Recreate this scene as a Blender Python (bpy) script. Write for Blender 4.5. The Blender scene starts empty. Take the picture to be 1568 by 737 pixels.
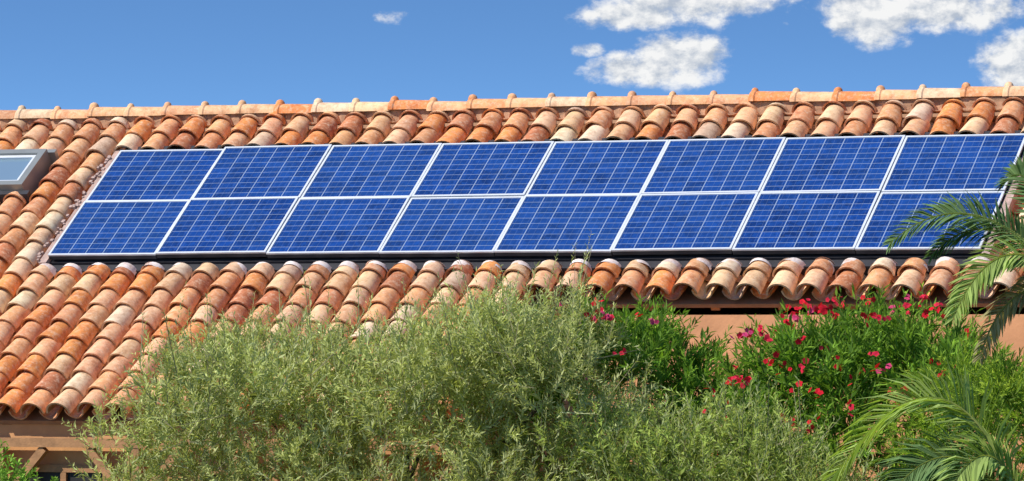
import bpy, math, random
import numpy as np
from mathutils import Vector, Matrix
random.seed(7); rng=np.random.default_rng(7)
scene=bpy.context.scene
TH=math.radians(36.0); CT=math.cos(TH); ST=math.sin(TH)
Z0=3.54                      # height of the lower edge of the solar array
RL=2.17                      # slope length from array foot to ridge
def pt(X,L,n=0.0):           # point on the front roof slope
    return (X, CT*L-ST*n, Z0+ST*L+CT*n)
YR=CT*RL
def ptb(X,L,n=0.0):          # same on the back slope
    x,y,z=pt(X,L,n); return (x,2*YR-y,z)

# ------------------------------------------------------------ helpers
def link(o,parent=None):
    scene.collection.objects.link(o)
    if parent is not None: o.parent=parent
    return o
def empty(name):
    e=bpy.data.objects.new(name,None); e.empty_display_size=0.3
    return link(e)
class MB:
    def __init__(s): s.v=[];s.f=[];s.m=[];s.c=[];s.sm=[];s.uv={}
    def add(s,vs,fs,mat=0,col=(1,1,1),smooth=False,cols=None):
        b=len(s.v); s.v+= [tuple(v) for v in vs]
        s.c+= (list(cols) if cols is not None else [col]*len(vs))
        for f in fs:
            s.f.append(tuple(b+i for i in f)); s.m.append(mat); s.sm.append(smooth)
        return b
    def box(s,p0,p1,mat=0,col=(1,1,1),fn=None):
        (x0,y0,z0),(x1,y1,z1)=p0,p1
        vs=[(x0,y0,z0),(x1,y0,z0),(x1,y1,z0),(x0,y1,z0),(x0,y0,z1),(x1,y0,z1),(x1,y1,z1),(x0,y1,z1)]
        if fn: vs=[fn(*v) for v in vs]
        s.add(vs,[(3,2,1,0),(4,5,6,7),(0,1,5,4),(1,2,6,5),(2,3,7,6),(3,0,4,7)],mat,col)
    def beam(s,a,b,w,h,mat=0,col=(1,1,1)):
        a=Vector(a);b=Vector(b);d=(b-a).normalized()
        up=Vector((0,0,1)) if abs(d.z)<.95 else Vector((0,1,0))
        r=d.cross(up).normalized()*w/2; u=r.cross(d).normalized()*h/2
        vs=[a-r-u,a+r-u,a+r+u,a-r+u,b-r-u,b+r-u,b+r+u,b-r+u]
        s.add(vs,[(3,2,1,0),(4,5,6,7),(0,1,5,4),(1,2,6,5),(2,3,7,6),(3,0,4,7)],mat,col)
    def tube(s,pts,rad,seg=8,mat=0,col=(1,1,1)):
        pts=[Vector(p) for p in pts]; vs=[];fs=[]
        for i,p in enumerate(pts):
            d=(pts[min(i+1,len(pts)-1)]-pts[max(i-1,0)]).normalized()
            a=d.cross(Vector((.3,1,.1))).normalized(); b=d.cross(a)
            for k in range(seg):
                t=2*math.pi*k/seg; vs.append(p+(a*math.cos(t)+b*math.sin(t))*rad[i])
        for i in range(len(pts)-1):
            for k in range(seg):
                k2=(k+1)%seg; fs.append((i*seg+k,i*seg+k2,(i+1)*seg+k2,(i+1)*seg+k))
        s.add(vs,fs,mat,col,True)
    def build(s,name,mats,parent=None,colattr=True):
        me=bpy.data.meshes.new(name); me.from_pydata(s.v,[],s.f)
        for m in mats: me.materials.append(m)
        me.polygons.foreach_set('material_index',s.m)
        me.polygons.foreach_set('use_smooth',s.sm)
        if colattr:
            a=me.color_attributes.new('Col','FLOAT_COLOR','POINT')
            arr=np.ones((len(s.v),4),dtype=np.float32); arr[:,:3]=np.array(s.c,dtype=np.float32)
            a.data.foreach_set('color',arr.ravel())
        me.update()
        return link(bpy.data.objects.new(name,me),parent)

def newmat(name):
    m=bpy.data.materials.new(name); m.use_nodes=True; nt=m.node_tree
    for n in list(nt.nodes): nt.nodes.remove(n)
    out=nt.nodes.new('ShaderNodeOutputMaterial')
    return m,nt,out
def N(nt,t,**k):
    n=nt.nodes.new(t)
    for a,b in k.items():
        if a=='inp':
            for i,v in b.items(): n.inputs[i].default_value=v
        else: setattr(n,a,b)
    return n
def math_(nt,op,a,b=None,c=None,clamp=False):
    n=nt.nodes.new('ShaderNodeMath'); n.operation=op; n.use_clamp=clamp
    for i,v in enumerate((a,b,c)):
        if v is None: continue
        if isinstance(v,(int,float)): n.inputs[i].default_value=v
        else: nt.links.new(v,n.inputs[i])
    return n.outputs[0]
def mixc(nt,f,a,b,blend='MIX'):
    n=nt.nodes.new('ShaderNodeMix'); n.data_type='RGBA'; n.blend_type=blend
    for i,v in ((0,f),(6,a),(7,b)):
        if isinstance(v,(int,float)): n.inputs[i].default_value=v
        elif isinstance(v,tuple): n.inputs[i].default_value=(*v,1)
        else: nt.links.new(v,n.inputs[i])
    return n.outputs[2]
def ramp(nt,fac,stops):
    n=nt.nodes.new('ShaderNodeValToRGB'); cr=n.color_ramp
    while len(cr.elements)<len(stops): cr.elements.new(.5)
    for e,(p,c) in zip(cr.elements,stops):
        e.position=p; e.color=(c,c,c,1) if isinstance(c,(int,float)) else (*c,1)
    nt.links.new(fac,n.inputs[0]); return n.outputs[0]
def simple(name,col,rough=.7,noise=6,amt=.3,bump=.2,metal=0):
    m,nt,out=newmat(name)
    p=N(nt,'ShaderNodeBsdfPrincipled',inp={'Roughness':rough,'Metallic':metal})
    tc=N(nt,'ShaderNodeTexCoord')
    no=N(nt,'ShaderNodeTexNoise',inp={'Scale':noise,'Detail':6,'Roughness':.65}); nt.links.new(tc.outputs['Object'],no.inputs[0])
    f=ramp(nt,no.outputs[0],[(.3,1-amt),(.7,1+amt*.3)])
    c=mixc(nt,1.0,tuple(col),f,'MULTIPLY'); nt.links.new(c,p.inputs['Base Color'])
    if bump:
        no2=N(nt,'ShaderNodeTexNoise',inp={'Scale':noise*8,'Detail':4}); nt.links.new(tc.outputs['Object'],no2.inputs[0])
        b=N(nt,'ShaderNodeBump',inp={'Strength':bump,'Distance':.01}); nt.links.new(no2.outputs[0],b.inputs['Height']); nt.links.new(b.outputs[0],p.inputs['Normal'])
    nt.links.new(p.outputs[0],out.inputs[0]); return m

# ------------------------------------------------------------ materials
def tile_mat():
    m,nt,out=newmat('terracotta_tile')
    p=N(nt,'ShaderNodeBsdfPrincipled',inp={'Roughness':.85})
    tc=N(nt,'ShaderNodeTexCoord'); at=N(nt,'ShaderNodeAttribute',attribute_name='Col')
    n1=N(nt,'ShaderNodeTexNoise',inp={'Scale':10,'Detail':6,'Roughness':.75}); nt.links.new(tc.outputs['Object'],n1.inputs[0])
    n2=N(nt,'ShaderNodeTexNoise',inp={'Scale':26,'Detail':5,'Roughness':.8}); nt.links.new(tc.outputs['Object'],n2.inputs[0])
    n3=N(nt,'ShaderNodeTexNoise',inp={'Scale':2.2,'Detail':5}); nt.links.new(tc.outputs['Object'],n3.inputs[0])
    n4=N(nt,'ShaderNodeTexNoise',inp={'Scale':17,'Detail':4,'Roughness':.7}); nt.links.new(tc.outputs['Object'],n4.inputs[0])
    c=mixc(nt,1.0,at.outputs['Color'],ramp(nt,n1.outputs[0],[(.34,(.74,.55,.44)),(.56,(1.16,1.10,1.0))]),'MULTIPLY')
    pale=ramp(nt,n2.outputs[0],[(.49,0.0),(.70,.75)])
    c=mixc(nt,pale,c,(.86,.64,.44))
    dirt=ramp(nt,n4.outputs[0],[(.57,0.0),(.74,.42)])
    c=mixc(nt,dirt,c,(.40,.20,.11))
    soot=ramp(nt,n3.outputs[0],[(.56,0.0),(.8,.55)])
    c=mixc(nt,math_(nt,'MULTIPLY',soot,n2.outputs[0]),c,(.20,.12,.07))
    nt.links.new(c,p.inputs['Base Color'])
    b=N(nt,'ShaderNodeBump',inp={'Strength':.4,'Distance':.009}); nt.links.new(n2.outputs[0],b.inputs['Height']); nt.links.new(b.outputs[0],p.inputs['Normal'])
    nt.links.new(p.outputs[0],out.inputs[0]); return m
M_TILE=tile_mat()
M_MORT=simple('ridge_mortar',(.58,.33,.20),.95,16,.55,.6)
M_WALL=simple('salmon_render',(.80,.37,.18),.95,3,.25,.3)
M_WALL2=simple('ochre_render',(.68,.35,.15),.95,3,.25,.3)
M_WOOD=simple('timber',(.46,.23,.10),.75,8,.4,.3)
M_DECK=simple('roof_boards',(.36,.20,.11),.85,8,.3,.2)
M_LEAD=simple('lead_flashing',(.045,.045,.055),.6,10,.3,.3,.2)
M_FLASH=simple('pink_flashing',(.55,.38,.32),.8,14,.45,.5)
M_ALU=simple('aluminium_frame',(.78,.80,.84),.38,5,.1,0,.2)
M_DARK=simple('dark_underframe',(.045,.045,.055),.5,8,.2,0,.2)
M_BARK=simple('bark',(.17,.13,.1),.95,14,.5,.8)
M_BLACK=simple('dark_opening',(.015,.013,.012),.6,3,.1,0)
def glass_mat():
    m,nt,out=newmat('window_glass')
    p=N(nt,'ShaderNodeBsdfPrincipled',inp={'Roughness':.04,'Base Color':(.25,.36,.45,1),'Coat Weight':1.0,'Metallic':.35})
    nt.links.new(p.outputs[0],out.inputs[0]); return m
M_GLASS=glass_mat()
def pv_mat():
    m,nt,out=newmat('polycrystalline_cells')
    p=N(nt,'ShaderNodeBsdfPrincipled',inp={'Roughness':.16,'Coat Weight':.5,'Coat Roughness':.04,'IOR':1.42})
    uv=N(nt,'ShaderNodeUVMap',uv_map='UVMap'); sp=N(nt,'ShaderNodeSeparateXYZ'); nt.links.new(uv.outputs[0],sp.inputs[0])
    u,v=sp.outputs[0],sp.outputs[1]
    def lines(c,n,w):      # white gap between cells, in cell units
        f=math_(nt,'FRACT',math_(nt,'MULTIPLY',c,float(n)))
        d=math_(nt,'SUBTRACT',.5,math_(nt,'ABSOLUTE',math_(nt,'SUBTRACT',f,.5)))
        return math_(nt,'LESS_THAN',d,w)
    lu=lines(u,6,.024); lv=lines(v,10,.04)
    fu=math_(nt,'FRACT',math_(nt,'MULTIPLY',u,18.0)); bb=math_(nt,'LESS_THAN',math_(nt,'ABSOLUTE',math_(nt,'SUBTRACT',fu,.5)),.035)
    oi=N(nt,'ShaderNodeObjectInfo'); tc=N(nt,'ShaderNodeTexCoord')
    cu=math_(nt,'FLOOR',math_(nt,'MULTIPLY',u,6.0)); cv=math_(nt,'FLOOR',math_(nt,'MULTIPLY',v,10.0))
    cb=N(nt,'ShaderNodeCombineXYZ'); nt.links.new(cu,cb.inputs[0]); nt.links.new(cv,cb.inputs[1]); nt.links.new(math_(nt,'MULTIPLY',oi.outputs['Random'],97.0),cb.inputs[2])
    wn=N(nt,'ShaderNodeTexWhiteNoise',noise_dimensions='3D'); nt.links.new(cb.outputs[0],wn.inputs[0])
    vo=N(nt,'ShaderNodeTexVoronoi',inp={'Scale':38.0}); nt.links.new(tc.outputs['Object'],vo.inputs['Vector'])
    sv=N(nt,'ShaderNodeSeparateColor'); nt.links.new(vo.outputs['Color'],sv.inputs[0])
    f=math_(nt,'ADD',math_(nt,'MULTIPLY',wn.outputs['Value'],.5),math_(nt,'MULTIPLY',sv.outputs[0],.5))
    c=mixc(nt,f,(.001,.012,.09),(.006,.055,.29))
    no=N(nt,'ShaderNodeTexNoise',inp={'Scale':1.6,'Detail':4}); nt.links.new(tc.outputs['Object'],no.inputs[0])
    c=mixc(nt,ramp(nt,no.outputs[0],[(.44,0.0),(.74,.32)]),c,(.025,.10,.34))
    c=mixc(nt,math_(nt,'MULTIPLY',oi.outputs['Random'],.22),c,(.02,.08,.27))
    c=mixc(nt,math_(nt,'MULTIPLY',bb,.12),c,(.35,.45,.6))
    c=mixc(nt,math_(nt,'MULTIPLY',math_(nt,'ADD',math_(nt,'MULTIPLY',lv,.7),lu,clamp=True),.55),c,(.5,.6,.72))
    nt.links.new(c,p.inputs['Base Color']); nt.links.new(p.outputs[0],out.inputs[0]); return m
M_PV=pv_mat()
def leaf_mat(name,under,trans=.3,back=.75):
    m,nt,out=newmat(name)
    at=N(nt,'ShaderNodeAttribute',attribute_name='Col'); ge=N(nt,'ShaderNodeNewGeometry')
    c=mixc(nt,math_(nt,'MULTIPLY',ge.outputs['Backfacing'],back),at.outputs['Color'],under)
    d=N(nt,'ShaderNodeBsdfDiffuse'); t=N(nt,'ShaderNodeBsdfTranslucent')
    nt.links.new(c,d.inputs[0]); nt.links.new(mixc(nt,1.0,c,(1.35,1.4,.5),'MULTIPLY'),t.inputs[0])
    m1=N(nt,'ShaderNodeMixShader',inp={0:trans}); nt.links.new(d.outputs[0],m1.inputs[1]); nt.links.new(t.outputs[0],m1.inputs[2])
    nt.links.new(m1.outputs[0],out.inputs[0]); return m
M_OLIVE=leaf_mat('olive_leaf',(.58,.62,.33),.28)
M_GREEN=leaf_mat('oleander_leaf',(.18,.32,.07),.35)
M_PALM=leaf_mat('palm_leaf',(.2,.3,.10),.28,.4)
M_PETAL=leaf_mat('oleander_petal',(.75,.05,.10),.25,0)

# ------------------------------------------------------------ ground
g=MB(); g.add([(-4000,-4000,0),(4000,-4000,0),(4000,4000,0),(-4000,4000,0)],[(0,1,2,3)])
g.build('ground',[simple('dry_grass',(.12,.13,.05),.95,.6,.5,.4)])

# ------------------------------------------------------------ house
house=empty('tiled_roof_house')
PAL=[((.78,.39,.19),6),((.83,.55,.34),5),((.78,.30,.09),4),((.54,.20,.09),2),((.80,.46,.26),5),((.85,.67,.49),3),((.68,.31,.15),4),((.62,.43,.31),1)]
def tcol():
    tot=sum(w for _,w in PAL); r=random.random()*tot
    for c,w in PAL:
        r-=w
        if r<0: break
    k=random.uniform(.84,1.08); return tuple(min(.87,x*k*random.uniform(.96,1.04)) for x in c)
SEG=10
def tile(mb,P,X,L0,L1,r0,r1,n0,n1,convex=True,t=.014,c0=None,c1=None,lip=True):
    c0=c0 or tcol(); c1=c1 or c0
    jx=random.gauss(0,.005); jt=random.gauss(0,.007); jn=random.gauss(0,.004)
    def ring(L,r,n,xo):
        o=[]
        for k in range(SEG+1):
            a=math.pi*k/SEG
            s=math.sin(a)*(1.0 if convex else -1.0)
            o.append(P(X+xo-math.cos(a)*r,L,n+s*r+jn))
        return o
    A=ring(L0,r0,n0,jx+jt); B=ring(L1,r1,n1,jx-jt)
    n=SEG+1
    fs=[(k,k+1,n+k+1,n+k) for k in range(SEG)]
    mb.add(A+B,fs,0,cols=[c0]*n+[c1]*n,smooth=True)
    if lip:
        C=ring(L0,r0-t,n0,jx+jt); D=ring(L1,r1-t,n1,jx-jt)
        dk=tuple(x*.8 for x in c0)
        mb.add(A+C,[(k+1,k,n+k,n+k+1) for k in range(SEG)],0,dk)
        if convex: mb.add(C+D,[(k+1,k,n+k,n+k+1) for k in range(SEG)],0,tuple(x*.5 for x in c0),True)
EA=-.465; E=.2243; EB=EA-7*E
PITCH=.25; XL,XRr=-4.0,11.0; XS=4.5
covers=MB(); pans=MB()
def column(P,mb,X,rows,convex,pale=None):
    for (L0,L1) in rows:
        c1=None;c0=tcol()
        ov=.05 if L1<RL-.02 else 0
        last=pale is not None and abs(L1-pale)<1e-4
        if last: ov=0
        lj=random.gauss(0,.008)
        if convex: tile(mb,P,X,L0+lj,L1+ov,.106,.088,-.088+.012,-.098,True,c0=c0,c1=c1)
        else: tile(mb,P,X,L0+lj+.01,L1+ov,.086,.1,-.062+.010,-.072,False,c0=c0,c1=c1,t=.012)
        if last and convex:      # pale mortar plug closing the cut end
            m=random.uniform(.66,.84); mc=(m,m*.93,m*.97); l=random.uniform(.035,.075)
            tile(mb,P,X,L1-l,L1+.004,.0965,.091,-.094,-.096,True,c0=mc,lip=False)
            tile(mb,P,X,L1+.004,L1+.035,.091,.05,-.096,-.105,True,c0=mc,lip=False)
def rows_between(a,b):
    r=[];L=a
    while L<b-.03: r.append((L,min(L+E,b))); L+=E
    return r
PTOP=-.085
ncol=int((XRr-XL)/PITCH)
for i in range(ncol+1):
    for convex,off in ((True,0),(False,PITCH/2)):
        X=XL+i*PITCH+off
        lo=EB if X<XS else EA
        mb=covers if convex else pans
        if -.06<X<8.09:
            column(pt,mb,X,rows_between(lo,PTOP),convex,pale=PTOP)
            column(pt,mb,X,rows_between(1.60,RL),convex)
        elif -1.78<X<-.62:
            column(pt,mb,X,rows_between(lo,.95),convex)
            column(pt,mb,X,rows_between(1.56,RL),convex)
        else:
            column(pt,mb,X,rows_between(lo,RL),convex)
        column(ptb,mb,X,rows_between(EA,RL),convex)
covers.build('cover_tiles',[M_TILE],house); pans.build('pan_tiles',[M_TILE],house)
# ridge tiles
rd=MB(); x=XL-.12; RP=.357; RC=-.038
while x<XRr+.1:
    c=tcol(); c=tuple(.65*a+.35*b for a,b in zip(c,(.80,.54,.34)))
    if random.random()<.1: c=(.74,.27,.09)
    jy=random.gauss(0,.004); jz=random.gauss(0,.006)
    def ring(xx,r,h=1.0):
        return [(xx,YR+jy-math.cos(math.pi*k/12)*r,Z0+ST*RL+RC+jz+math.sin(math.pi*k/12)*r*h) for k in range(13)]
    def sk(R1,R2,cc): rd.add(R1+R2,[(k,k+1,14+k,13+k) for k in range(12)],0,cc,True)
    prof=[(0,.082),(.010,.092),(.045,.094),(.056,.085),(RP+.02,.076)]
    for a,b in zip(prof[:-1],prof[1:]): sk(ring(x+a[0],a[1]),ring(x+b[0],b[1]),c)
    rd.add(ring(x,.082)+ring(x,.066),[(k,k+1,14+k,13+k) for k in range(12)],0,tuple(q*.6 for q in c))
    kz=Z0+ST*RL+RC+jz+.092; vs=[];fs=[]; ks=random.uniform(.8,1.15)
    for j in range(4):
        rr=(.040,.036,.026,.008)[j]*ks; zz=(-.012,.006,.020,.028)[j]*ks
        for k in range(8): vs.append((x+.03+rr*math.cos(k*math.pi/4),YR+jy+rr*math.sin(k*math.pi/4),kz+zz))
    for j in range(3):
        for k in range(8): fs.append((j*8+k,j*8+(k+1)%8,(j+1)*8+(k+1)%8,(j+1)*8+k))
    fs.append(tuple(24+k for k in range(8)))
    rd.add(vs,fs,0,c,True)
    x+=RP
seg=220; vs=[];fs=[]
for side in (1,-1):
    b=len(vs)
    for k in range(seg+1):
        xx=XL+(XRr-XL)*k/seg
        jit=random.gauss(0,.007)
        vs.append((xx,YR-side*(.045+jit),Z0+ST*RL-.03)); vs.append((xx,YR-side*(.056+jit),Z0+ST*RL-.14))
    for k in range(seg):
        q=b+2*k; fs.append((q,q+2,q+3,q+1))
rd.add(vs,fs,1)
rd.build('ridge_tiles',[M_TILE,M_MORT],house)
# roof deck slabs (below tiles)
dk=MB()
dk.box((XL,EB+.05,-.22),(XS,0,-.185),0,fn=pt)
dk.box((XS,EA+.03,-.22),(XRr,0,-.185),0,fn=pt)
dk.box((XL,0,-.22),(XRr,RL-.01,-.185),0,fn=pt)
dk.box((XL,EA+.05,-.22),(XRr,RL-.01,-.185),0,fn=ptb)
x=XS+.3
while x<XRr: dk.box((x,EA+.05,-.26),(x+.07,.0,-.223),1,fn=pt); x+=.55
x=XL+.2
while x<XS: dk.box((x,EB+.06,-.30),(x+.09,-.9,-.223),1,fn=pt); x+=.6
dk.build('roof_deck',[M_DECK,M_WOOD],house)
# flashings round the array
fl=MB()
fl.box((-.03,-.10,-.17),(8.03,-.012,-.075),0,fn=pt)
fl.box((-.03,1.566,-.12),(8.03,1.72,-.06),0,fn=pt)
fl.box((-.075,-.05,-.09),(-.006,1.62,-.022),1,fn=pt)
fl.box((8.006,-.05,-.09),(8.07,1.62,-.022),1,fn=pt)
fl.box((-.03,0,-.16),(8.03,1.60,-.06),0,fn=pt)
for k in range(50):
    L=random.uniform(-.05,1.6); X=-.09+random.gauss(0,.015); r=random.uniform(.008,.016)
    fl.box((X-r,L-r,-.03),(X+r*.8,L+r,random.uniform(-.015,.0)),1,fn=pt)
fl.build('array_flashing',[M_LEAD,M_FLASH],house)
# walls
w=MB()
zt=lambda y:Z0+math.tan(TH)*y-.225/CT
def wall(x0,x1,y0,y1,z0,z1,mat): w.box((x0,y0,z0),(x1,y1,z1),mat)
yw=-.29; yl=-1.46; yb=2*YR+.18
wall(XS-.15,XRr-.3,yw,yw+.2,0,zt(yw),0)
wall(XL+.3,XS-.15,yl,yl+.2,0,zt(yl),1)
wall(XL+.3,XRr-.3,yb-.2,yb,0,zt(2*YR-yb),0)
def gable(xa,xb,ya,yc,mat):
    n=[(ya,0),(yc,0),(yc,zt(min(yc,2*YR-yc)) if yc>YR else zt(yc))]
    poly=n+([(YR,zt(YR))] if ya<YR<yc else [])+[(ya,zt(ya))]
    k=len(poly); vs=[(xa,y,z) for y,z in poly]+[(xb,y,z) for y,z in poly]
    fs=[tuple(range(k))[::-1],tuple(range(k,2*k))]+[(i,(i+1)%k,k+(i+1)%k,k+i) for i in range(k)]
    w.add(vs,fs,mat)
gable(XL+.31,XL+.5,yl+.203,yb-.203,1)
gable(XRr-.5,XRr-.31,yw+.203,yb-.203,0)
gable(XS-.36,XS-.157,yl+.203,yw+.19,1)
w.build('walls',[M_WALL,M_WALL2],house)
# porch timber and window in the low wing
tm=MB()
yy=-1.58
tm.box((XL+.3,yy-.045,2.02),(XS-.2,yy+.045,2.09),0)
x=-3.15
while x<XS-.2:
    tm.box((x-.05,yy-.04,0),(x+.05,yy+.04,2.02),0)
    tm.beam((x+.05,yy,1.62),(x+.40,yy,2.01),.065,.065,0)
    tm.beam((x-.05,yy,1.62),(x-.40,yy,2.01),.065,.065,0)
    x+=1.2
for x0 in (-2.6,-.5,.62,2.2):
    tm.box((x0,yl-.012,.9),(x0+.7,yl-.002,1.82),1)
    for q in ((x0-.05,x0),(x0+.7,x0+.75),(x0+.325,x0+.375)): tm.box((q[0],yl-.04,.9),(q[1],yl-.0135,1.82),0)
    tm.box((x0-.05,yl-.041,1.821),(x0+.75,yl-.003,1.88),0); tm.box((x0-.05,yl-.06,.84),(x0+.75,yl-.003,.899),0)
for x0 in (5.2,7.4,9.2):
    tm.box((x0,yw-.012,.9),(x0+.7,yw-.002,1.9),1)
    for q in ((x0-.06,x0),(x0+.7,x0+.76)): tm.box((q[0],yw-.04,.84),(q[1],yw-.003,1.96),0)
tm.build('porch_timber_and_windows',[M_WOOD,M_BLACK],house)
# roof window
sk=MB(); X0,X1,L0,L1=-1.72,-.68,.99,1.53
def ringbox(x0,x1,l0,l1,wd,n0,n1,mat):
    sk.box((x0,l0,n0),(x1,l0+wd,n1),mat,fn=pt); sk.box((x0,l1-wd,n0),(x1,l1,n1),mat,fn=pt)
    sk.box((x0,l0+wd,n0),(x0+wd,l1-wd,n1),mat,fn=pt); sk.box((x1-wd,l0+wd,n0),(x1,l1-wd,n1),mat,fn=pt)
ringbox(X0,X1,L0,L1,.06,-.15,.06,0)
ringbox(X0+.063,X1-.063,L0+.063,L1-.063,.035,-.10,.04,1)
sk.box((X0+.09,L0+.09,-.1),(X1-.09,L1-.09,.02),2,fn=pt)
sk.box((X0-.06,L1+.003,-.1),(X1+.06,L1+.05,.02),0,fn=pt)
sk.box((X0-.04,L0-.06,-.1),(X1+.06,L0-.003,.0),3,fn=pt)
sk.build('roof_window',[simple('grey_window_frame',(.28,.29,.28),.4,6,.15,0,.2),M_ALU,M_GLASS,M_LEAD],house)

# ------------------------------------------------------------ solar panels
PW,PH=1.0,.7805
for r in range(2):
    for c in range(8):
        b=MB(); fw=.018; gp=.003
        x0,x1=gp,PW-gp; l0,l1=gp,PH-gp
        def fr(a,bb_):
            b.box((a[0],a[1],-.014),(bb_[0],bb_[1],0),0); b.box((a[0]+.001,a[1]+.001,-.05),(bb_[0]-.001,bb_[1]-.001,-.0141),2)  # lower frame sides coloured dark, putting the shaded gap into the colour
        fr((x0,l0),(x1,l0+fw)); fr((x0,l1-fw),(x1,l1)); fr((x0,l0+fw),(x0+fw,l1-fw)); fr((x1-fw,l0+fw),(x1,l1-fw))
        b.add([(x0+fw,l0+fw,-.006),(x1-fw,l0+fw,-.006),(x1-fw,l1-fw,-.006),(x0+fw,l1-fw,-.006)],[(0,1,2,3)],1)
        b.add([(x0+fw,l0+fw,-.04),(x1-fw,l0+fw,-.04),(x1-fw,l1-fw,-.04),(x0+fw,l1-fw,-.04)],[(3,2,1,0)],2)
        o=b.build('solar_panel',[M_ALU,M_PV,M_DARK])
        me=o.data; uvl=me.uv_layers.new(name='UVMap')
        for p in me.polygons:
            for li in p.loop_indices:
                v=me.vertices[me.loops[li].vertex_index].co
                uvl.data[li].uv=((v.x-x0-fw)/(x1-x0-2*fw),(v.y-l0-fw)/(l1-l0-2*fw))
        n=.02+random.gauss(0,.0035)
        o.location=pt(c*PW,r*PH,n)
        o.rotation_euler=(TH+random.gauss(0,.005),random.gauss(0,.004),random.gauss(0,.0015))

# ------------------------------------------------------------ foliage
def quads_obj(V,C,name,mat,parent):
    n=len(V)//4
    me=bpy.data.meshes.new(name); me.vertices.add(4*n); me.vertices.foreach_set('co',V.astype(np.float32).ravel())
    me.loops.add(4*n); me.loops.foreach_set('vertex_index',np.arange(4*n,dtype=np.int32))
    me.polygons.add(n); me.polygons.foreach_set('loop_start',np.arange(0,4*n,4,dtype=np.int32)); me.polygons.foreach_set('loop_total',np.full(n,4,dtype=np.int32))
    me.materials.append(mat); me.update(calc_edges=True)
    a=me.color_attributes.new('Col','FLOAT_COLOR','POINT')
    arr=np.ones((4*n,4),dtype=np.float32); arr[:,:3]=C; a.data.foreach_set('color',arr.ravel())
    return link(bpy.data.objects.new(name,me),parent)
def nrm(a): return a/np.maximum(np.linalg.norm(a,axis=-1,keepdims=True),1e-9)
def foliage(name,parent,mat,clumps,dens,slen,nl,ll,lw,ang,up,c1,c2,stemcol,seed,shell=.30):
    r=np.random.default_rng(seed)
    cl=np.array(clumps); area=(cl[:,3]*cl[:,5]+cl[:,3]*cl[:,4])
    cnt=np.maximum(4,(area*dens)).astype(int); idx=np.repeat(np.arange(len(cl)),cnt); n=len(idx)
    d=nrm(r.normal(size=(n,3))); rad=1-np.abs(r.normal(size=(n,1)))*shell; rad=np.clip(rad,.15,1.0)
    p=cl[idx,:3]+d*rad*cl[idx,3:6]
    sd=nrm(d*.6+np.array([0,0,up])+r.normal(size=(n,3))*.33)
    L=slen*r.uniform(.55,1.35,size=(n,1))
    bend=r.normal(size=(n,3))*.25; bend[:,2]-=.15
    bright=(r.uniform(.68,1.25,size=len(cl)))[idx]*r.uniform(.8,1.15,size=n)
    t=(np.arange(nl)+.6)/nl
    T=t[None,:,None]
    pos=p[:,None,:]+sd[:,None,:]*L[:,None,:]*T+bend[:,None,:]*L[:,None,:]*T**2*.6
    dirv=nrm(sd[:,None,:]+bend[:,None,:]*T*1.0)
    a=nrm(np.cross(dirv,np.array([.21,.93,.3]))); b=np.cross(dirv,a)
    phi=np.arange(nl)[None,:]*2.4+r.uniform(0,6.28,size=(n,1))+r.normal(size=(n,nl))*.3
    perp=a*np.cos(phi)[...,None]+b*np.sin(phi)[...,None]
    an=ang+r.normal(size=(n,nl,1))*.22
    ld=dirv*np.cos(an)+perp*np.sin(an)
    LL=ll*r.uniform(.6,1.2,size=(n,nl,1))*(1.1-.45*T)
    side=nrm(np.cross(ld,dirv+r.normal(size=(n,nl,3))*.35)); W=lw*LL/ll*r.uniform(.8,1.15,size=(n,nl,1))
    nn=np.cross(side,ld)
    v0=pos; v1=pos+ld*LL*.45+side*W*.5+nn*LL*.03; v2=pos+ld*LL-nn*LL*.10; v3=pos+ld*LL*.45-side*W*.5+nn*LL*.03
    V=np.stack([v0,v1,v2,v3],axis=2).reshape(-1,3)
    f=r.uniform(0,1,size=(n,nl,1)); f=np.clip(f*.7+.3*(T),0,1)
    C=(np.array(c1)*(1-f)+np.array(c2)*f)*bright[:,None,None]*r.uniform(.85,1.15,size=(n,nl,1))
    C=np.repeat(C.reshape(-1,3),4,axis=0)
    s1=nrm(np.cross(sd,r.normal(size=(n,3))))*.003
    e=p+sd*L+bend*L*.6
    SV=np.stack([p-s1*1.5,p+s1*1.5,e+s1*.5,e-s1*.5],axis=1).reshape(-1,3)
    SC=np.tile(np.array(stemcol),(4*n,1))
    return quads_obj(np.vstack([V,SV]),np.vstack([C,SC]),name,mat,parent), p+sd*L
def outline_clumps(outl,y0,y1,zb,n,rmin,rmax,drop,seed,topfrac=.45):
    r=random.Random(seed); xs=[a for a,_ in outl]; out=[]
    def top(x): return float(np.interp(x,xs,[b for _,b in outl]))
    nt=int(n*topfrac)
    for i in range(n):
        x=xs[0]+(xs[-1]-xs[0])*((i+r.random())/nt if i<nt else r.random())
        R=r.uniform(rmin,rmax)
        if i<nt: y=r.uniform(y0,y1); z=top(x)-drop-R*r.uniform(.75,1.25)
        else:
            y=r.uniform(y0,y1); t=top(x)-drop-R; z=zb+(t-zb)*r.random() if t>zb else t
        out.append((x,y,z,R*r.uniform(.8,1.25),R,R*r.uniform(.8,1.2)))
    return out
def tree_wood(parent,base,clumps,r0,seed,fork=.9,nlimb=12):
    r=random.Random(seed); mb=MB(); bx,by=base
    f=Vector((bx+.05,by,fork)); mb.tube([(bx,by,-.05),(bx+.04,by,fork*.5),f],[r0*1.3,r0,r0*.85],10)
    for c in r.sample(clumps,min(nlimb,len(clumps))):
        e=Vector(c[:3]); e.y=max(e.y,by+.05); e.z-=.1; m=f.lerp(e,.5)+Vector((r.uniform(-.1,.1),r.uniform(.0,.15),.1))
        mb.tube([f-Vector((0,0,.05)),m,e],[r0*.4,r0*.2,.008],6)
    mb.build('trunk_and_limbs',[M_BARK],parent)

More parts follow.
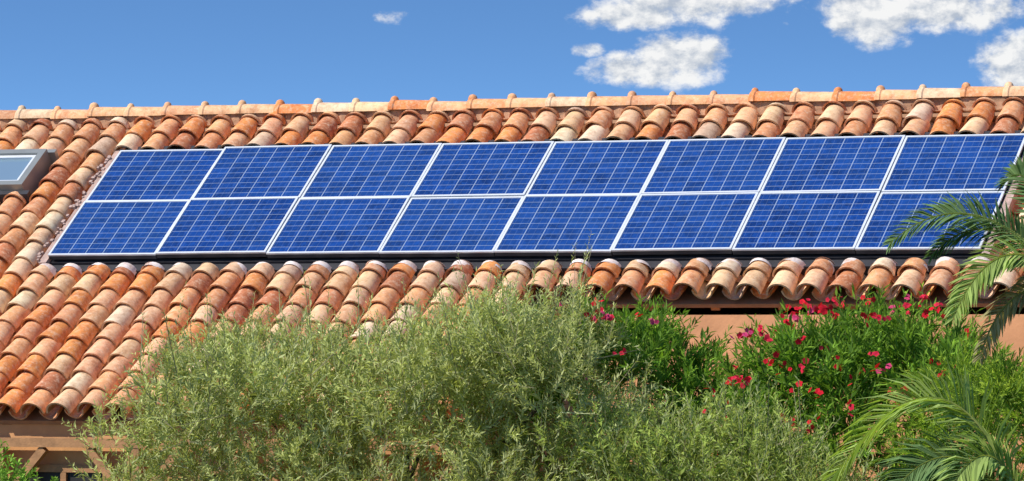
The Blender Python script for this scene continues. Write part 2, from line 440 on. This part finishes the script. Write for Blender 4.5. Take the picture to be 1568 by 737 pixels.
# big olive tree
OL=[(2.53,2.10),(2.60,2.45),(2.72,2.64),(2.90,2.82),(3.1,2.97),(3.225,3.03),(3.54,2.90),(3.91,3.05),(4.2,2.86),(4.45,2.92),(4.8,3.00),(5.0,3.02),(5.2,3.15),(5.5,3.14),(5.71,3.24),(5.95,3.26),(6.08,3.05),(6.2,2.75),(6.4,2.3)]
t=empty('olive_tree'); cl=outline_clumps(OL,-3.9,-2.6,1.3,150,.13,.30,.15,3,.4)
r_=random.Random(77)
for k in range(12):          # fill the low middle of the crown
    cl.append((r_.uniform(2.95,4.4),r_.uniform(-3.4,-2.7),r_.uniform(1.7,2.4),.26,.24,.26))
tree_wood(t,(4.2,-2.9),cl,.12,1,.8,12)
foliage('leaves',t,M_OLIVE,cl,215,.25,20,.072,.0165,.75,.85,(.29,.34,.10),(.64,.68,.28),(.3,.27,.18),11,.24)
top=[c for c in cl if c[2]>2.4]
foliage('young_shoots',t,M_OLIVE,top,15,.46,30,.060,.014,.6,1.4,(.38,.43,.15),(.68,.71,.32),(.3,.27,.18),15,.1)
OL2=[(6.1,2.5),(6.35,2.42),(6.7,2.35),(7.0,2.45),(7.3,2.45),(7.6,2.3),(7.85,2.15),(8.2,1.9)]
t=empty('olive_tree'); cl=outline_clumps(OL2,-3.8,-3.1,1.2,55,.14,.28,.1,5)
tree_wood(t,(7.1,-3.1),cl,.07,2,.7,8)
foliage('leaves',t,M_OLIVE,cl,215,.25,20,.068,.0160,.75,.85,(.19,.27,.05),(.44,.54,.14),(.25,.22,.14),12,.24)
foliage('young_shoots',t,M_OLIVE,cl,12,.42,26,.060,.014,.6,1.4,(.24,.34,.08),(.48,.58,.17),(.3,.27,.18),16,.1)
def flowers(parent,pts,seed,pink):
    r=np.random.default_rng(seed); V=[];C=[]
    for i,p in enumerate(pts):
        k=r.integers(2,6); base=np.array([.88,.09,.26]) if i in pink else (np.array([.80,.025,.05]) if i%2 else np.array([.84,.04,.09]))
        for j in range(k):
            c=np.array(p)+r.normal(size=3)*np.array([.030,.028,.024]); ax=nrm(r.normal(size=3)+np.array([.3,-1.0,.8]))
            a=nrm(np.cross(ax,np.array([.3,.2,.9]))); b=np.cross(ax,a); R=r.uniform(.016,.026); ph=r.uniform(0,6)
            for q in range(5):
                th=ph+q*1.2566; d=a*math.cos(th)+b*math.sin(th); s=-a*math.sin(th)+b*math.cos(th)
                V+= [c,c+d*R*.7+s*R*.5+ax*R*.2,c+d*R*1.1+ax*R*.1,c+d*R*.7-s*R*.5+ax*R*.2]
                cc=base*r.uniform(.7,1.12); C+=[cc*.7,cc,cc,cc]
    quads_obj(np.array(V),np.array(C),'flowers',M_PETAL,parent)
OA=[(5.2,2.85),(5.36,2.98),(5.7,3.08),(5.9,3.08),(6.1,3.03),(6.3,2.98),(6.44,2.88),(6.54,2.62),(6.7,2.54),(6.85,2.54)]
t=empty('oleander_bush'); cl=outline_clumps(OA,-2.9,-1.7,1.2,66,.14,.25,.13,8,.55)
tree_wood(t,(6.0,-1.9),cl,.04,3,.3,10)
foliage('leaves',t,M_GREEN,cl,170,.26,18,.12,.023,.6,.9,(.10,.24,.03),(.32,.52,.07),(.14,.2,.07),21)
flowers(t,[(5.84,-3.1,3.10),(6.14,-3.0,3.03),(6.22,-3.0,3.00),(6.46,-2.8,3.0),(6.32,-3.1,2.74),(6.10,-3.0,3.12),(6.05,-3.1,2.6),(6.36,-2.9,3.02),(6.08,-3.0,3.05)],4,{0,1,3,6})
OB=[(6.62,2.38),(6.8,2.48),(6.98,2.63),(7.1,2.87),(7.3,3.05),(7.6,3.05),(7.8,3.13),(8.0,3.06),(8.25,3.07),(8.5,2.9),(8.8,2.7)]
t=empty('oleander_bush'); cl=outline_clumps(OB,-2.7,-1.5,1.2,90,.15,.27,.14,9)
tree_wood(t,(7.7,-1.9),cl,.05,4,.3,10)
foliage('leaves',t,M_GREEN,cl,180,.28,18,.12,.023,.6,.9,(.09,.23,.03),(.32,.51,.07),(.14,.2,.07),22)
rr=random.Random(19); fp=[]
for k in range(70):
    x=rr.uniform(6.9,8.75); zt_=float(np.interp(x,[a for a,_ in OB],[b for _,b in OB]))
    fp.append((x,rr.uniform(-3.06,-2.72) if k>20 else -2.2,zt_+rr.uniform(0,.10)-(0 if k<=20 else rr.uniform(.05,.85))))
flowers(t,fp,6,{0,3,8,20,33,52,60})
SR=[(8.60,2.35),(8.8,2.7),(9.0,2.84),(9.3,2.82),(9.6,2.75),(9.9,2.6)]
t=empty('broom_shrub'); cl=outline_clumps(SR,-4.1,-3.5,1.2,40,.14,.24,.12,10)
tree_wood(t,(9.2,-3.6),cl,.04,5,.3,8)
foliage('leaves',t,M_GREEN,cl,320,.20,24,.065,.011,.5,.5,(.22,.36,.03),(.46,.58,.08),(.25,.32,.08),23)
SL=[(1.7,1.95),(2.05,2.04),(2.2,1.99),(2.45,1.90),(2.6,1.78)]
t=empty('garden_shrub'); cl=outline_clumps(SL,-4.8,-4.2,.5,26,.12,.2,.05,12)
tree_wood(t,(2.15,-4.4),cl,.03,6,.3,6)
foliage('leaves',t,M_GREEN,cl,260,.14,14,.06,.024,.8,.5,(.22,.42,.05),(.42,.66,.12),(.2,.25,.08),24)

# ------------------------------------------------------------ palms
def frond(V,C,p0,p1,p2,nl,ll,col,r,droop=.5,twist=.9,wl=.0115):
    p0,p1,p2=map(np.array,(p0,p1,p2)); 
    prev=None
    for i in range(nl):
        t=.10+.90*i/(nl-1); q=(1-t)**2*p0+2*t*(1-t)*p1+t*t*p2
        tg=nrm(2*(1-t)*(p1-p0)+2*t*(p2-p1)); sd0=nrm(np.cross(tg,np.array([0,0,1.0]))); un0=np.cross(sd0,tg)
        sd=sd0*math.cos(twist)+un0*math.sin(twist); un=-sd0*math.sin(twist)+un0*math.cos(twist)
        if prev is not None:
            w_=.014*(1-t)+.004
            for ax in (sd,un):
                V+= [prev-ax*w_,q-ax*w_,q+ax*w_,prev+ax*w_]; C+=[np.array([.55,.52,.2])]*4
        prev=q
        l=ll*(math.sin(math.pi*min(1,t*.80+.14))**.6)
        for s in (-1,1):
            L=l*r.uniform(.85,1.12); d=nrm(sd*s*.8+tg*(.55+.5*t)+un*r.uniform(.05,.25)+r.normal(size=3)*.05)
            m=q+d*L*.5; d2=nrm(d+np.array([0,0,-droop*r.uniform(.6,1.2)])); e=m+d2*L*.5
            w_=wl*r.uniform(.8,1.2); ro=r.uniform(.2,1.3)
            s1=nrm(np.cross(d,un)); s2=np.cross(d,s1); sw=(s1*math.cos(ro)+s2*math.sin(ro))*w_
            cc=np.array(col)*r.uniform(.6,1.3)
            V+=[q-sw*.5,m-sw,m+sw,q+sw*.5]; C+=[cc]*4
            V+=[m-sw,e-sw*.1,e+sw*.1,m+sw]; C+=[cc*1.05]*4
def palm(base,zc,specs,extra,seed,ll=.30,col=(.2,.3,.09)):
    t=empty('palm_tree'); mb=MB(); bx,by=base
    n=18; pts=[];rad=[]
    for i in range(n): pts.append((bx,by,-.05+(zc+.05)*i/(n-1))); rad.append(.17+(.02 if i%2 else 0)-.03*i/n)
    mb.tube(pts,rad,12); 
    for k in range(60):
        a=k*2.4; z=zc*(.35+.62*k/60); mb.beam((bx+.13*math.cos(a),by+.13*math.sin(a),z),(bx+.22*math.cos(a),by+.22*math.sin(a),z+.1),.07,.03)
    mb.build('trunk',[M_BARK],t)
    r=np.random.default_rng(seed); V=[];C=[]
    for sp_ in specs:
        c1,c2,cc,nl,l2,dr=sp_[:6]; tw=sp_[6] if len(sp_)>6 else .9
        frond(V,C,(bx,by,zc),c1,c2,nl,l2,cc,r,dr,tw,.0125)
    for k in range(extra):
        a=r.uniform(-1.3,1.9); ln=r.uniform(1.1,1.5); up=r.uniform(.2,.9)
        dx,dy=math.cos(a),math.sin(a)
        frond(V,C,(bx,by,zc),(bx+dx*ln*.5,by+dy*ln*.5,zc+up),(bx+dx*ln,by+dy*ln,zc+up*.3-.2),60,ll,col,r,.5,.3)
    quads_obj(np.array(V),np.array(C),'fronds',M_PALM,t)
G1=(.14,.24,.10);G2=(.42,.53,.15);DR=(.50,.38,.22)
palm((9.95,-4.3),3.2,[
 ((9.3,-4.35,4.0),(8.76,-4.45,3.50),G1,90,.22,.35),
 ((9.38,-4.25,3.85),(8.98,-4.25,3.42),G1,80,.22,.5),
 ((9.55,-4.6,3.72),(9.30,-4.8,3.0),G2,90,.22,.5),
 ((9.60,-4.1,3.5),(9.32,-4.1,2.80),DR,60,.18,.9),
 ((9.55,-4.5,3.3),(9.42,-4.6,2.75),DR,60,.18,.9),
 ((9.7,-4.2,4.1),(9.45,-4.1,3.92),G1,70,.24,.3)],10,31)
palm((9.9,-5.0),1.5,[
 ((9.40,-5.1,3.36),(8.48,-5.2,1.75),G2,150,.40,.45,.6),
 ((9.5,-5.4,2.7),(8.95,-5.6,1.6),G1,110,.32,.5),
 ((9.75,-5.3,2.6),(9.5,-5.7,1.8),G2,80,.30,.5),
 ((9.6,-5.2,2.3),(9.2,-5.5,1.85),G2,90,.30,.5),
 ((9.0,-4.9,2.4),(8.7,-4.8,1.3),G1,80,.30,.5)],8,33,.32)

# ------------------------------------------------------------ light
sd=Vector((-.64,-.72,0)).normalized(); el=math.radians(45)
sdir=Vector((sd.x*math.cos(el),sd.y*math.cos(el),math.sin(el)))
su=bpy.data.lights.new('sun','SUN'); su.energy=5.0; su.angle=math.radians(.53); su.color=(1,.94,.83)
so=link(bpy.data.objects.new('sun',su)); so.rotation_euler=(-sdir).to_track_quat('-Z','Y').to_euler(); so.location=(0,-5,20)

# ------------------------------------------------------------ sky
wd=bpy.data.worlds.new('World'); scene.world=wd; wd.use_nodes=True; nt=wd.node_tree
for n in list(nt.nodes): nt.nodes.remove(n)
out=nt.nodes.new('ShaderNodeOutputWorld')
tc=N(nt,'ShaderNodeTexCoord'); sp=N(nt,'ShaderNodeSeparateXYZ'); nt.links.new(tc.outputs['Generated'],sp.inputs[0])
zz=math_(nt,'ADD',math_(nt,'MULTIPLY',math_(nt,'MAXIMUM',sp.outputs[2],0.0),6.8),.0)
cb=N(nt,'ShaderNodeCombineXYZ'); nt.links.new(sp.outputs[0],cb.inputs[0]); nt.links.new(sp.outputs[1],cb.inputs[1]); nt.links.new(zz,cb.inputs[2])
vn=N(nt,'ShaderNodeVectorMath',operation='NORMALIZE'); nt.links.new(cb.outputs[0],vn.inputs[0])
sky=N(nt,'ShaderNodeTexSky',sky_type='NISHITA'); sky.sun_disc=False; sky.sun_elevation=el; sky.sun_rotation=math.atan2(sd.x,sd.y)
sky.air_density=1.0; sky.dust_density=.3; sky.ozone_density=2.5
nt.links.new(vn.outputs[0],sky.inputs[0])
skc=mixc(nt,1.0,sky.outputs[0],(.74,1.05,1.28),'MULTIPLY')
bg=N(nt,'ShaderNodeBackground',inp={'Strength':.15}); nt.links.new(skc,bg.inputs[0])
DEG=57.29578
az=math_(nt,'MULTIPLY',math_(nt,'ARCTAN2',sp.outputs[0],sp.outputs[1]),DEG); ele=math_(nt,'MULTIPLY',math_(nt,'ARCSINE',sp.outputs[2]),DEG)
cc=N(nt,'ShaderNodeCombineXYZ'); nt.links.new(az,cc.inputs[0]); nt.links.new(ele,cc.inputs[1])
CL=[(-20.9,4.25,1.30,.36,1.2),(-21.5,4.05,.85,.22,1.2),(-21.40,3.36,.84,.24,1.2),(-21.05,3.48,.62,.34,1.4),(-22.18,3.60,.27,.12,.85),(-17.7,4.08,1.2,.28,1.2),(-18.6,4.10,.6,.46,1.4),(-16.7,3.42,.55,.42,1.3),
    (-24.69,4.02,.28,.16,.6),(-19.7,3.93,.12,.09,.3),(-12.5,4.3,1.6,.5,1),(-33,5,2,.6,1),(-5,4,1.3,.4,1)]
fld=None
for (a0,e0,ra,re,wt) in CL:
    dx=math_(nt,'DIVIDE',math_(nt,'SUBTRACT',az,a0),ra); dy=math_(nt,'DIVIDE',math_(nt,'SUBTRACT',ele,e0),re)
    q=math_(nt,'SUBTRACT',wt,math_(nt,'ADD',math_(nt,'MULTIPLY',dx,dx),math_(nt,'MULTIPLY',dy,dy)))
    q=math_(nt,'MAXIMUM',q,-3.0)
    fld=q if fld is None else math_(nt,'MAXIMUM',fld,q)
def fbm(off,scale,det):
    mp=N(nt,'ShaderNodeMapping'); mp.inputs['Location'].default_value=off; mp.inputs['Scale'].default_value=(1,1.4,1)
    nt.links.new(cc.outputs[0],mp.inputs[0])
    no=N(nt,'ShaderNodeTexNoise',inp={'Scale':scale,'Detail':det,'Roughness':.6}); nt.links.new(mp.outputs[0],no.inputs[0]); return no.outputs[0]
f1=fbm((0,0,0),2.4,7); f2=fbm((-.04,.16,0),2.4,5)
den=math_(nt,'ADD',fld,math_(nt,'MULTIPLY',math_(nt,'SUBTRACT',f1,.50),3.0))
mr=N(nt,'ShaderNodeMapRange',interpolation_type='SMOOTHSTEP',inp={'From Min':-.05,'From Max':1.0}); nt.links.new(den,mr.inputs[0])
lit=math_(nt,'ADD',.62,math_(nt,'MULTIPLY',math_(nt,'SUBTRACT',f1,f2),4.0),clamp=True)  # cloud self-shading put into the colour, from the offset noise
ccol=mixc(nt,lit,(.48,.54,.63),(.94,.94,.93))
bg2=N(nt,'ShaderNodeBackground',inp={'Strength':1.0}); nt.links.new(ccol,bg2.inputs[0])
ms=N(nt,'ShaderNodeMixShader'); nt.links.new(math_(nt,'MULTIPLY',mr.outputs[0],.97),ms.inputs[0]); nt.links.new(bg.outputs[0],ms.inputs[1]); nt.links.new(bg2.outputs[0],ms.inputs[2])
nt.links.new(ms.outputs[0],out.inputs[0])

# ------------------------------------------------------------ camera
cam=bpy.data.cameras.new('camera'); cam.lens=159.3; cam.sensor_width=36; cam.clip_end=10000
co=link(bpy.data.objects.new('camera',cam)); co.location=(18.18,-32.80,2.90)
co.rotation_euler=(math.radians(91.19),0,math.radians(23.15)); scene.camera=co
scene.view_settings.view_transform='Standard'; scene.view_settings.look='None'; scene.view_settings.exposure=0
